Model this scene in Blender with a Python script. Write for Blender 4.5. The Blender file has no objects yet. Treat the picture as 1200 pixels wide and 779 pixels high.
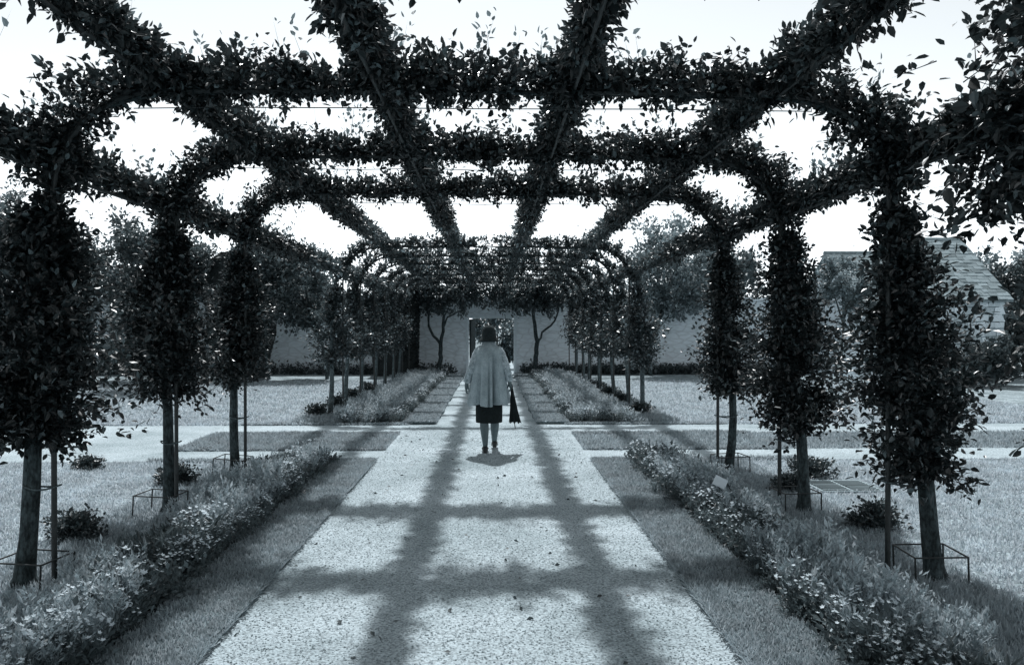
import bpy, math
import numpy as np
from mathutils import Vector

# ------------------------------------------------------------------ camera, sky, sun, exposure
scene = bpy.context.scene
COL = scene.collection
R = math.radians

cam_d = bpy.data.cameras.new('camera')
cam_d.sensor_width = 36.0
cam_d.lens = 28.0
cam_d.clip_start = 0.05
cam_d.clip_end = 3000
cam = bpy.data.objects.new('camera', cam_d)
COL.objects.link(cam)
cam.location = (0.10, 0.0, 1.60)
cam.rotation_euler = (R(90 - 0.34), 0, R(-1.41))
scene.camera = cam

SUN_EL, SUN_AZ = 59.0, -5.0          # azimuth measured from +Y towards +X
world = bpy.data.worlds.new('World')
scene.world = world
world.use_nodes = True
wn, wl = world.node_tree.nodes, world.node_tree.links
wn.clear()
sky = wn.new('ShaderNodeTexSky')
sky.sky_type = 'NISHITA'
sky.sun_disc = False
sky.sun_elevation = R(SUN_EL)
sky.sun_rotation = R(SUN_AZ)
sky.dust_density = 0.5
sky.air_density = 1.0
bw = wn.new('ShaderNodeRGBToBW')
tn = wn.new('ShaderNodeMixRGB'); tn.blend_type = 'MULTIPLY'; tn.inputs[0].default_value = 1.0
tn.inputs[2].default_value = (0.93, 1.0, 1.045, 1)
bg = wn.new('ShaderNodeBackground'); bg.inputs[1].default_value = 0.15
wo = wn.new('ShaderNodeOutputWorld')
wl.new(sky.outputs[0], bw.inputs[0]); wl.new(bw.outputs[0], tn.inputs[1])
wl.new(tn.outputs[0], bg.inputs[0]); wl.new(bg.outputs[0], wo.inputs[0])

sd = bpy.data.lights.new('sun', 'SUN')
sd.energy = 2.8
sd.angle = R(1.5)
sd.color = (0.98, 1.0, 1.01)
sun = bpy.data.objects.new('sun', sd); COL.objects.link(sun)
to_sun = Vector((math.sin(R(SUN_AZ)) * math.cos(R(SUN_EL)), math.cos(R(SUN_AZ)) * math.cos(R(SUN_EL)), math.sin(R(SUN_EL))))
sun.rotation_euler = to_sun.to_track_quat('Z', 'Y').to_euler()
sun.location = to_sun * 60

vs = scene.view_settings
vs.view_transform = 'Standard'; vs.look = 'None'; vs.exposure = 0.70; vs.gamma = 1.0
vs.use_curve_mapping = False
scene.cycles.max_bounces = 6
scene.cycles.transparent_max_bounces = 4
scene.cycles.use_denoising = True

# ------------------------------------------------------------------ helpers
def tint(g):
    """neutral grey g in the cool tone of the print"""
    k = min(1.0, max(0.0, g) ** 0.5)
    return (g * (0.65 + 0.27 * k), g, g * (1.08 - 0.01 * k), 1.0)

def nrm(a):
    return a / np.maximum(np.linalg.norm(a, axis=-1, keepdims=True), 1e-9)

class MB:
    """collects polygons; build() links them as one mesh object"""
    def __init__(self):
        self.v, self.f, self.n = [], [], 0
    def add(self, V, *polys, mat=0, smooth=False):
        V = np.asarray(V, np.float32).reshape(-1, 3)
        for F in polys:
            F = np.asarray(F, np.int32)
            if F.size:
                self.f.append((F + self.n, mat, smooth))
        self.v.append(V); self.n += len(V)
        return self
    def mesh(self, name, mats):
        me = bpy.data.meshes.new(name)
        V = np.concatenate(self.v) if self.v else np.zeros((0, 3), np.float32)
        me.vertices.add(len(V)); me.vertices.foreach_set('co', V.ravel())
        loops = np.concatenate([F.ravel() for F, _, _ in self.f])
        tot = np.concatenate([np.full(len(F), F.shape[1], np.int32) for F, _, _ in self.f])
        start = np.concatenate([[0], np.cumsum(tot)[:-1]]).astype(np.int32)
        me.loops.add(len(loops)); me.loops.foreach_set('vertex_index', loops.astype(np.int32))
        me.polygons.add(len(tot)); me.polygons.foreach_set('loop_start', start)
        me.polygons.foreach_set('material_index', np.concatenate([np.full(len(F), m, np.int32) for F, m, _ in self.f]))
        me.polygons.foreach_set('use_smooth', np.concatenate([np.full(len(F), s, bool) for F, _, s in self.f]))
        for m in (mats if isinstance(mats, (list, tuple)) else [mats]):
            me.materials.append(m)
        me.update(calc_edges=True); me.validate()
        return me
    def build(self, name, mats, parent=None):
        o = bpy.data.objects.new(name, self.mesh(name, mats))
        COL.objects.link(o); o.parent = parent
        return o

def tag(o, label=None, cat=None, group=None, kind=None):
    if label: o['label'] = label
    if cat: o['category'] = cat
    if group: o['group'] = group
    if kind: o['kind'] = kind
    return o

def thing(name, loc, label, cat, group=None):
    o = bpy.data.objects.new(name, None); COL.objects.link(o)
    o.location = loc; o.empty_display_size = 0.1
    return tag(o, label, cat, group)

def inst(name, me, parent=None, loc=(0, 0, 0), rot=(0, 0, 0), sc=(1, 1, 1)):
    o = bpy.data.objects.new(name, me); COL.objects.link(o); o.parent = parent
    o.location = loc; o.rotation_euler = rot; o.scale = sc
    return o

def tube(mb, pts, rad, sides=8, mat=0, cap=True, wob=0.0, rng=None):
    P = np.asarray(pts, float); n = len(P)
    rad = np.broadcast_to(np.asarray(rad, float), (n,))
    T = nrm(np.gradient(P, axis=0))
    ref = np.array([0.0, 0.0, 1.0]) if abs(T[0][2]) < 0.9 else np.array([1.0, 0.0, 0.0])
    A = nrm(np.cross(T, ref)); B = np.cross(T, A)
    th = np.linspace(0, 2 * np.pi, sides, endpoint=False)
    rr = rad[:, None] * np.ones(sides)
    if wob and rng is not None: rr = rr * (1 + rng.normal(0, wob, rr.shape))
    V = P[:, None] + rr[..., None] * (np.cos(th)[None, :, None] * A[:, None] + np.sin(th)[None, :, None] * B[:, None])
    i = np.arange(n - 1)[:, None] * sides; j = np.arange(sides)[None]; k = (j + 1) % sides
    F = np.stack([i + j, i + k, i + sides + k, i + sides + j], -1).reshape(-1, 4)
    mb.add(V.reshape(-1, 3), F, mat=mat, smooth=True)
    if cap:
        for r0, rev in ((0, False), (n - 1, True)):
            ring = V[r0][::-1] if rev is False else V[r0]
            mb.add(ring, np.arange(sides)[None], mat=mat)

def box(mb, x0, x1, y0, y1, z0, z1, mat=0, top=1.0):
    cx, cy = (x0 + x1) / 2, (y0 + y1) / 2
    V = [(x0, y0, z0), (x1, y0, z0), (x1, y1, z0), (x0, y1, z0)] + \
        [(cx + (x - cx) * top, cy + (y - cy) * top, z1) for x, y in ((x0, y0), (x1, y0), (x1, y1), (x0, y1))]
    mb.add(V, [[3, 2, 1, 0], [4, 5, 6, 7], [0, 1, 5, 4], [1, 2, 6, 5], [2, 3, 7, 6], [3, 0, 4, 7]], mat=mat)
    return mb

def leaves(mb, P, D, L, rng, w=0.62, fine=True, mat=0, nup=None, fold=0.16):
    """leaf blades at base points P pointing along D, length L"""
    N = len(P)
    D = nrm(D)
    up = rng.normal(0, 0.55, (N, 3)); up[:, 2] += 1.0
    if nup is not None: up = up * 0.5 + nup
    S = nrm(np.cross(D, up)); U = np.cross(S, D)
    L = np.broadcast_to(np.asarray(L, float), (N,))[:, None]
    W = L * w * rng.uniform(0.8, 1.15, (N, 1))
    if fine:
        loc = [(0, 0, 0), (.30, .46, .22), (.68, .36, .12), (1, 0, -.25), (.68, -.36, .12), (.30, -.46, .22)]
        fs = [[0, 5, 4, 3], [0, 3, 2, 1]]
    else:
        loc = [(0, 0, 0), (.5, .5, .2), (1, 0, -.2), (.5, -.5, .2)]
        fs = [[0, 3, 2], [0, 2, 1]]
    V = np.stack([P + D * (a * L) + S * (b * W) + U * (c * fold / 0.16 * 0.5 * W) for a, b, c in loc], 1)
    k = len(loc); base = (np.arange(N) * k)[:, None]
    for f in fs:
        pass
    F = np.concatenate([base + np.array(f)[None] for f in fs])
    mb.add(V.reshape(-1, 3), F, mat=mat)

def rand_dirs(rng, n):
    return nrm(rng.normal(size=(n, 3)))

def spur_leaves(mb, B, D, Ln, k, L, rng, spread=0.035, fine=True, mat=0, up=0.1, w=0.62, t0=0.2, follow=0.6):
    """k leaves strewn along each spur from base B in direction D"""
    m = len(B)
    idx = np.repeat(np.arange(m), k)
    t = rng.uniform(t0, 1.05, m * k)
    Ln = np.broadcast_to(np.asarray(Ln, float), (m,))
    P = B[idx] + D[idx] * (Ln[idx] * t)[:, None] + rng.normal(0, spread, (m * k, 3))
    d = D[idx] * follow + rand_dirs(rng, m * k) * 0.75
    d[:, 2] += up
    leaves(mb, P, d, L * np.clip(rng.lognormal(-.03, .22, m * k), .5, 1.5), rng, w=w, fine=fine, mat=mat)

def twigs(mb, B, D, Ln, r, mat=1):
    """thin three-sided twigs"""
    m = len(B)
    Ln = np.broadcast_to(np.asarray(Ln, float), (m,))[:, None]
    A = nrm(np.cross(D, np.array([0.3, 0.5, 0.81]))); C = np.cross(D, A)
    V = np.stack([B + A * r, B - A * r * .5 + C * r * .87, B - A * r * .5 - C * r * .87, B + D * Ln], 1)
    base = (np.arange(m) * 4)[:, None]
    F = np.concatenate([base + np.array(f)[None] for f in ([0, 1, 3], [1, 2, 3], [2, 0, 3])])
    mb.add(V.reshape(-1, 3), F, mat=mat)

def along(path, t):
    """points and tangents at arc lengths t of a polyline"""
    P = np.asarray(path, float)
    seg = np.linalg.norm(np.diff(P, axis=0), axis=1); s = np.concatenate([[0], np.cumsum(seg)])
    X = np.stack([np.interp(t, s, P[:, i]) for i in range(3)], -1)
    k = np.clip(np.searchsorted(s, t, side='right') - 1, 0, len(seg) - 1)
    return X, (np.diff(P, axis=0) / seg[:, None])[k]

def plen(path):
    return float(np.linalg.norm(np.diff(np.asarray(path, float), axis=0), axis=1).sum())

# ------------------------------------------------------------------ materials
def new_mat(name):
    m = bpy.data.materials.new(name); m.use_nodes = True
    nt = m.node_tree
    return m, nt.nodes, nt.links, nt.nodes['Principled BSDF']

def coords(n, l, obj=True):
    tc = n.new('ShaderNodeTexCoord')
    return tc.outputs['Object' if obj else 'Generated']

def surf(name, lo, hi, *, stretch=None, scale=6.0, detail=6.0, rough=0.9, bump=0.3, bdist=0.01, fine=None, fine_amt=0.5, spec=0.2, voro=None):
    """plain rough surface: noise between two greys, finer noise over it, bump"""
    m, n, l, b = new_mat(name)
    co = coords(n, l)
    if stretch:
        mp = n.new('ShaderNodeMapping'); mp.inputs['Scale'].default_value = stretch
        l.new(co, mp.inputs['Vector']); co = mp.outputs['Vector']
    a = n.new('ShaderNodeTexNoise'); a.inputs['Scale'].default_value = scale; a.inputs['Detail'].default_value = detail
    a.inputs['Roughness'].default_value = 0.62
    l.new(co, a.inputs['Vector'])
    r = n.new('ShaderNodeValToRGB')
    r.color_ramp.elements[0].position = 0.34; r.color_ramp.elements[0].color = tint(lo)
    r.color_ramp.elements[1].position = 0.66; r.color_ramp.elements[1].color = tint(hi)
    l.new(a.outputs['Fac'], r.inputs['Fac'])
    col = r.outputs['Color']; h = a.outputs['Fac']
    if fine:
        f = n.new('ShaderNodeTexNoise'); f.inputs['Scale'].default_value = fine; f.inputs['Detail'].default_value = 3
        l.new(co, f.inputs['Vector'])
        r2 = n.new('ShaderNodeValToRGB')
        r2.color_ramp.elements[0].position = 0.36; r2.color_ramp.elements[0].color = (1 - fine_amt,) * 3 + (1,)
        r2.color_ramp.elements[1].position = 0.6; r2.color_ramp.elements[1].color = (1, 1, 1, 1)
        l.new(f.outputs['Fac'], r2.inputs['Fac'])
        mx = n.new('ShaderNodeMixRGB'); mx.blend_type = 'MULTIPLY'; mx.inputs[0].default_value = 1
        l.new(col, mx.inputs[1]); l.new(r2.outputs['Color'], mx.inputs[2])
        col = mx.outputs['Color']; h = f.outputs['Fac']
    if voro:
        sc, amt = voro
        v = n.new('ShaderNodeTexVoronoi'); v.inputs['Scale'].default_value = sc; v.feature = 'DISTANCE_TO_EDGE'
        l.new(co, v.inputs['Vector'])
        r3 = n.new('ShaderNodeValToRGB')
        r3.color_ramp.elements[0].position = 0.0; r3.color_ramp.elements[0].color = (1 - amt,) * 3 + (1,)
        r3.color_ramp.elements[1].position = 0.12; r3.color_ramp.elements[1].color = (1, 1, 1, 1)
        l.new(v.outputs['Distance'], r3.inputs['Fac'])
        mx = n.new('ShaderNodeMixRGB'); mx.blend_type = 'MULTIPLY'; mx.inputs[0].default_value = 1
        l.new(col, mx.inputs[1]); l.new(r3.outputs['Color'], mx.inputs[2]); col = mx.outputs['Color']
    l.new(col, b.inputs['Base Color'])
    if bump:
        bp = n.new('ShaderNodeBump'); bp.inputs['Strength'].default_value = bump; bp.inputs['Distance'].default_value = bdist
        l.new(h, bp.inputs['Height']); l.new(bp.outputs['Normal'], b.inputs['Normal'])
    b.inputs['Roughness'].default_value = rough
    b.inputs['Specular IOR Level'].default_value = spec
    return m

def leaf_mat(name, lo, hi, rough=0.42, spec=0.45, trans=0.18, tg=None, tail=None, patch=None):
    """leaf: grey varies from leaf to leaf, a little light passes through"""
    m, n, l, b = new_mat(name)
    g = n.new('ShaderNodeNewGeometry')
    r = n.new('ShaderNodeValToRGB')
    r.color_ramp.elements[0].color = tint(lo); r.color_ramp.elements[1].color = tint(hi)
    if tail:  # palest few: young leaves, and sunlit glints put into the leaf colour
        r.color_ramp.elements[1].position = .86
        e = r.color_ramp.elements.new(1.0); e.color = tint(tail)
    l.new(g.outputs['Random Per Island'], r.inputs['Fac'])
    colr = r.outputs['Color']
    if patch:
        pn = n.new('ShaderNodeTexNoise'); pn.inputs['Scale'].default_value = patch; pn.inputs['Detail'].default_value = 5; pn.inputs['Roughness'].default_value = .65
        l.new(coords(n, l), pn.inputs['Vector'])
        pr = n.new('ShaderNodeValToRGB'); pr.color_ramp.elements[0].position = .36; pr.color_ramp.elements[0].color = (.45, .45, .45, 1)
        pr.color_ramp.elements[1].position = .62; pr.color_ramp.elements[1].color = (1, 1, 1, 1)
        l.new(pn.outputs['Fac'], pr.inputs['Fac'])
        px = n.new('ShaderNodeMixRGB'); px.blend_type = 'MULTIPLY'; px.inputs[0].default_value = 1
        l.new(colr, px.inputs[1]); l.new(pr.outputs['Color'], px.inputs[2]); colr = px.outputs['Color']
    l.new(colr, b.inputs['Base Color'])
    b.inputs['Roughness'].default_value = rough
    b.inputs['Specular IOR Level'].default_value = spec
    if trans:
        t = n.new('ShaderNodeBsdfTranslucent'); t.inputs[0].default_value = tint(tg if tg else hi * 1.6)
        mix = n.new('ShaderNodeMixShader'); mix.inputs[0].default_value = trans
        out = n['Material Output']
        l.new(b.outputs[0], mix.inputs[1]); l.new(t.outputs[0], mix.inputs[2]); l.new(mix.outputs[0], out.inputs['Surface'])
    return m

def object_mat(name, lo, hi, rough=0.9, spec=0.15):
    m, n, l, b = new_mat(name)
    oi = n.new('ShaderNodeObjectInfo'); r = n.new('ShaderNodeValToRGB')
    r.color_ramp.elements[0].color = tint(lo); r.color_ramp.elements[1].color = tint(hi)
    no = n.new('ShaderNodeTexNoise'); no.inputs['Scale'].default_value = 9; no.inputs['Detail'].default_value = 6
    l.new(coords(n, l), no.inputs['Vector'])
    ad = n.new('ShaderNodeMath'); ad.operation = 'MULTIPLY_ADD'; ad.inputs[1].default_value = .7; ad.use_clamp = True
    sb = n.new('ShaderNodeMath'); sb.operation = 'SUBTRACT'; sb.inputs[1].default_value = .22
    l.new(oi.outputs['Random'], ad.inputs[0]); l.new(no.outputs['Fac'], sb.inputs[0]); l.new(sb.outputs[0], ad.inputs[2])
    l.new(ad.outputs[0], r.inputs['Fac']); l.new(r.outputs['Color'], b.inputs['Base Color'])
    bp = n.new('ShaderNodeBump'); bp.inputs['Strength'].default_value = .5; bp.inputs['Distance'].default_value = .02
    l.new(no.outputs['Fac'], bp.inputs['Height']); l.new(bp.outputs['Normal'], b.inputs['Normal'])
    b.inputs['Roughness'].default_value = rough; b.inputs['Specular IOR Level'].default_value = spec
    return m

M = {}
M['gravel'] = surf('gravel', 0.38, 0.60, scale=.9, fine=62, fine_amt=0.5, bump=0.6, bdist=0.015)
M['pebble'] = leaf_mat('pebble', 0.16, 0.66, rough=0.9, spec=0.2, trans=0)
M['lawn'] = surf('lawn', 0.18, 0.52, scale=2.6, fine=22, fine_amt=0.5, bump=0.7, bdist=0.03)
M['blade'] = leaf_mat('grass_blade', 0.17, 0.72, rough=0.6, spec=0.25, trans=0.25, patch=2.2)
M['verge_blade'] = leaf_mat('verge_blade', 0.16, 0.52, rough=0.6, spec=0.25, trans=0.22, patch=4.0)
M['verge'] = surf('verge_turf', 0.14, 0.25, scale=5, fine=60, fine_amt=0.5, bump=0.6, bdist=0.02)
M['soil'] = surf('soil', 0.028, 0.06, scale=9, fine=45, fine_amt=0.5, bump=0.8, bdist=0.03)
M['bark'] = surf('bark', 0.025, 0.12, scale=18, fine=60, fine_amt=0.6, bump=1.0, stretch=(1, 1, .45), bdist=0.012)
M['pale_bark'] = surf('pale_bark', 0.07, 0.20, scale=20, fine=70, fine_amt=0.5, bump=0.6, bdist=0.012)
M['iron'] = surf('dark_iron', 0.012, 0.03, scale=30, rough=0.55, bump=0.1, spec=0.5)
M['leaf'] = leaf_mat('pleached_leaf', 0.006, 0.022, rough=0.33, spec=0.42, trans=0.09, tg=0.09, tail=.18)  # tail paints bright specks of sun on the dark crowns
M['far_leaf'] = leaf_mat('far_pleached_leaf', 0.008, 0.045, rough=0.33, spec=0.5, trans=0.2, tg=0.2, tail=.5)  # strong tail: sun highlights on the far leaves, held in their colour
M['shoot'] = leaf_mat('young_leaf', 0.05, 0.17, rough=0.5, spec=0.4, trans=0.4, tg=0.22)
M['tree_leaf'] = leaf_mat('background_leaf', 0.02, 0.11, trans=0.2, tg=.2, tail=.34)
M['pale_leaf'] = leaf_mat('pale_leaf', 0.03, 0.26, trans=0.3, tg=.35, tail=.5)
M['yew'] = leaf_mat('yew_leaf', 0.010, 0.028, rough=0.6, spec=0.25, trans=0)
M['clump'] = leaf_mat('clump_leaf', 0.025, 0.08, trans=0.12)
M['bed_leaf'] = leaf_mat('border_leaf', 0.07, 0.48, rough=0.5, spec=0.35, trans=0.25)
M['edge_leaf'] = leaf_mat('edging_leaf', 0.03, 0.16, rough=0.5, spec=0.35, trans=0.2)
M['petal'] = leaf_mat('white_petal', 0.62, 0.82, rough=0.7, spec=0.2, trans=0.2, tg=0.7)
M['spike'] = leaf_mat('pale_flower_spike', 0.34, 0.62, rough=0.7, spec=0.2, trans=0.2, tg=0.4)
M['lime'] = surf('limewashed_stone', 0.78, 0.88, scale=1.2, fine=5, fine_amt=0.10, bump=.35, bdist=0.02, voro=(2.6, 0.20), stretch=(1, 1, 2.6))
M['stone'] = object_mat('field_stone', 0.32, 0.85)
M['mortar'] = surf('mortar', 0.22, 0.34, scale=12, bump=0.5)
M['slate'] = object_mat('roof_slate', 0.09, 0.34, .8, .25)
M['timber'] = surf('dark_timber', 0.02, 0.05, scale=8, bump=0.3)
M['white_paint'] = surf('white_paint', 0.66, 0.76, scale=10, bump=0.1)
M['card'] = surf('white_card', 0.70, 0.76, scale=30, bump=0.0)

rng = np.random.default_rng(7)

# ------------------------------------------------------------------ ground, paths, verges
def grid_sheet(name, x0, x1, y0, y1, z, mat, n=1):
    mb = MB().add([(x0, y0, z), (x1, y0, z), (x1, y1, z), (x0, y1, z)], [[0, 1, 2, 3]])
    return mb.build(name, mat)

tag(grid_sheet('lawn', -900, 900, -300, 1800, 0.0, M['lawn']), 'mown lawn either side of the pergola', kind='structure')

PH, FH = 1.30, 0.83
rects = [(-PH, PH, -9, 9.57), (-45, 45, 9.57, 10.44), (-PH, PH, 10.44, 12.0), (-45, -4.05, 10.44, 12.0),
         (-45, 45, 12.0, 13.15), (-FH, FH, 13.15, 28.9), (-45, 45, 28.9, 46)]
mb = MB()
for x0, x1, y0, y1 in rects:
    mb.add([(x0, y0, .004), (x1, y0, .004), (x1, y1, .004), (x0, y1, .004)], [[0, 1, 2, 3]])
tag(mb.build('gravel_path', M['gravel']), 'pale gravel path under the pergola with two cross paths', kind='structure')

# loose pebbles
def pebbles(n, x0, x1, y0, y1, smin, smax, pw=1.5):
    P = np.stack([rng.uniform(x0, x1, n), y0 + (y1 - y0) * rng.uniform(0, 1, n) ** pw, np.full(n, 0.006)], -1)
    s = rng.uniform(smin, smax, (n, 1))
    a = rng.uniform(0, 6.28, n); ca, sa = np.cos(a), np.sin(a)
    offs = [(1, 0, 0), (-.2, .8, .1), (-1, 0, 0), (.2, -.8, .05), (.1, .1, .55)]
    V = []
    for ox, oy, oz in offs:
        V.append(P + s * np.stack([ox * ca - oy * sa, ox * sa + oy * ca, np.full(n, oz)], -1) * rng.uniform(.75, 1.2, (n, 3)))
    V = np.stack(V, 1); base = (np.arange(n) * 5)[:, None]
    F = np.concatenate([base + np.array(f)[None] for f in ([0, 1, 4], [1, 2, 4], [2, 3, 4], [3, 0, 4])])
    return V.reshape(-1, 3), F
mb = MB()
mb.add(*pebbles(34000, -PH, PH, 2.5, 9.5, .003, .008))
mb.add(*pebbles(5000, -PH * .96, PH * .96, 9.5, 13, .006, .011, 1.0))
tag(mb.build('loose_pebbles', M['pebble']), 'loose pebbles strewn over the gravel path', kind='stuff')

def verge(name, x0, x1, y0, y1, label):
    mb = MB(); n = 60
    ys = np.linspace(y0, y1, n)
    jit = rng.normal(0, .008, n) + .014 * np.sin(ys * 1.9 + x0) + .010 * np.sin(ys * 4.7 + x1)
    a, c = (x0 + jit, np.full(n, x1)) if abs(x0) < abs(x1) else (np.full(n, x0), x1 + jit)
    V = np.stack([np.stack([a, ys, np.full(n, 0)], -1), np.stack([a, ys, np.full(n, .045)], -1),
                  np.stack([c, ys, np.full(n, .045)], -1), np.stack([c, ys, np.full(n, 0)], -1)], 1)
    i = (np.arange(n - 1) * 4)[:, None]
    F = np.concatenate([i + np.array([[k, k + 1, k + 5, k + 4]]) for k in range(3)])
    mb.add(V.reshape(-1, 3), F[:, ::-1]); mb.add(V[0], [[0, 1, 2, 3]]); mb.add(V[-1], [[3, 2, 1, 0]])
    return tag(mb.build(name, M['verge']), label, kind='structure')
verge('grass_verge', -1.74, -PH, -4, 9.5, 'clipped grass verge edging the path')
verge('grass_verge', PH, 1.74, -4, 9.5, 'clipped grass verge edging the path')
verge('grass_verge', -1.36, -FH, 13.2, 27.2, 'clipped grass verge edging the far path')
verge('grass_verge', FH, 1.36, 13.2, 27.2, 'clipped grass verge edging the far path')

def soil_bed(x0, x1, y0, y1, label):
    nx, ny = 8, int((y1 - y0) / .12)
    X, Y = np.meshgrid(np.linspace(x0, x1, nx), np.linspace(y0, y1, ny))
    Z = .012 + .03 * np.sin(np.pi * (X - x0) / (x1 - x0)) * rng.uniform(.5, 1.3, X.shape)
    V = np.stack([X, Y, Z], -1).reshape(-1, 3)
    i = (np.arange(ny - 1)[:, None] * nx + np.arange(nx - 1)[None]).ravel()[:, None]
    F = i + np.array([[0, 1, nx + 1, nx]])
    return tag(MB().add(V, F, smooth=True).build('soil_bed', M['soil']), label, kind='structure')
for s in (-1, 1):
    for x0, x1, y0, y1 in ((1.75, 2.5, 0.5, 9.45), (1.37, 2.55, 13.25, 27.0)):
        soil_bed(min(s * x0, s * x1), max(s * x0, s * x1), y0, y1, 'dark soil of the flower border')

def blades(name, n, x0, x1, y0, y1, z, h, mat, label, wid=.004, lean=.35, near=1.6, skip=None):
    x = rng.uniform(x0, x1, n); y = y0 + (y1 - y0) * rng.uniform(0, 1, n) ** near
    if skip is not None:
        k = ~skip(x, y); x, y = x[k], y[k]; n = len(x)
    P = np.stack([x, y, np.full(n, z)], -1)
    a = rng.uniform(0, 6.28, n); S = np.stack([np.cos(a), np.sin(a), np.zeros(n)], -1)
    patch = .6 + .4 * np.sin(x * 3.1 + 1.3 * np.sin(y * 2.3)) * np.sin(y * 2.7 + x)
    hh = h * rng.uniform(.5, 1.25, n) * (.75 + .35 * patch)
    T = P + np.stack([rng.normal(0, lean, n) * hh, rng.normal(0, lean, n) * hh, hh], -1)
    w = (wid * rng.uniform(.7, 1.3, n) * (1 + y / 9))[:, None]
    V = np.stack([P - S * w, P + S * w, T], 1).reshape(-1, 3)
    F = np.arange(n * 3).reshape(-1, 3)
    return tag(MB().add(V, F).build(name, mat), label, kind='stuff')
for s in (-1, 1):
    a, b = sorted((s * PH, s * 1.75)); 
    blades('verge_grass', 26000, a, b, 2.6, 9.5, .043, .03, M['verge_blade'], 'short grass of the verge')
    a, b = sorted((s * (FH - .01), s * 1.37))
    blades('verge_grass', 9000, a, b, 13.15, 27, .043, .035, M['verge_blade'], 'short grass of the far verge', wid=.006)
    a, b = sorted((s * 2.6, s * 8.5))
    blades('lawn_grass', 120000, a, b, 2.6, 9.55, 0, .034, M['blade'], 'grass blades of the mown lawn', near=1.3,
           skip=lambda x, y: (x > 3.32) & (x < 3.88) & (y > 7.68) & (y < 8.14))
    a, b = sorted((s * PH, s * (4.05 if s < 0 else 9)))
    blades('lawn_grass', 16000, a, b, 10.42, 12.02, 0, .05, M['verge_blade'], 'rough grass island between the cross paths', wid=.006, near=1)
    a, b = sorted((s * 2.5, s * 11))
    blades('lawn_grass', 40000, a, b, 13.1, 24, 0, .05, M['blade'], 'grass blades of the far lawn', wid=.006, near=1.6)

for s in (-1, 1):   # grass leaning over the cut edges
    a, b = sorted((s * (PH - .02), s * (PH + .05)))
    blades('edge_grass', 9000, a, b, 2.6, 9.52, .03, .035, M['verge_blade'], 'grass hanging over the cut edge of the verge', lean=.9)
    a, b = sorted((s * PH, s * 4.0))
    for y_ in (9.57, 10.44, 12.0, 13.15):
        blades('edge_grass', 2500, a, b * 1.0 if s > 0 else b, y_ - .06, y_ + .06, .0, .05, M['verge_blade'], 'grass straggling over the edge of the cross path', wid=.006, near=1, lean=.7)

# ------------------------------------------------------------------ garden wall with doorway
WY = 28.0
def wall_mesh(x0, x1, y0, y1, z0, z1, cell=.30):
    """rough rubble face towards the garden"""
    mb = MB()
    nx, nz = max(2, int((x1 - x0) / cell)), max(2, int((z1 - z0) / cell))
    X, Z = np.meshgrid(np.linspace(x0, x1, nx), np.linspace(z0, z1, nz))
    Y = y0 + rng.normal(0, .014, X.shape)
    V = np.stack([X, Y, Z], -1).reshape(-1, 3)
    i = (np.arange(nz - 1)[:, None] * nx + np.arange(nx - 1)[None]).ravel()[:, None]
    mb.add(V, i + np.array([[0, 1, nx + 1, nx]]), smooth=True)
    box(mb, x0, x1, y0 + .06, y1, z0, z1)
    return mb
gw = thing('garden_wall', (0, WY, 0), 'long whitewashed stone garden wall closing the end of the pergola', 'wall')
def rel(mb, ox=0, oy=0, oz=0):
    mb.v = [v - np.array([ox, oy, oz], np.float32) for v in mb.v]; return mb
DX0, DX1, DZ = -0.78, 0.90, 2.02
rel(wall_mesh(-30, DX0, WY, WY + .5, 0, 2.55), 0, WY).build('wall_face', M['lime'], gw)
rel(wall_mesh(DX1, 11.2, WY, WY + .5, 0, 2.55), 0, WY).build('wall_face', M['lime'], gw)
rel(wall_mesh(DX0, DX1, WY, WY + .5, DZ, 2.55), 0, WY).build('wall_face', M['lime'], gw)
cop = MB(); box(cop, -.36, .36, -.07, .57, 2.555, 2.66, top=.93); cm = cop.mesh('coping_stone', M['lime'])
for i in range(57):
    x = -29.6 + i * .73
    if x < 11: inst('coping_stone', cm, gw, (x, 0, rng.uniform(0, .012)), (0, 0, rng.normal(0, .01)))
gate = thing('garden_doorway', ((DX0 + DX1) / 2, WY, 0), 'white framed doorway through the garden wall with its door swung open', 'doorway')
hw = (DX1 - DX0) / 2
for s in (-1, 1):
    b = MB(); box(b, s * hw - .05, s * hw + .05, -.045, .10, 0, DZ - .09); b.build('door_jamb', M['white_paint'], gate)
b = MB(); box(b, -hw - .05, hw + .05, -.05, .11, DZ - .088, DZ + .03); b.build('lintel', M['white_paint'], gate)
dl = MB(); box(dl, -.03, .03, 0, .95, 0.03, DZ - .12)
dlo = dl.build('door_leaf', M['timber'], gate); dlo.location = (-hw + .10, .12, 0); dlo.rotation_euler = (0, 0, R(-8))
hb = MB(); box(hb, .031, .05, .80, .86, .95, 1.10); hb.build('door_handle', M['iron'], dlo)

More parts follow.
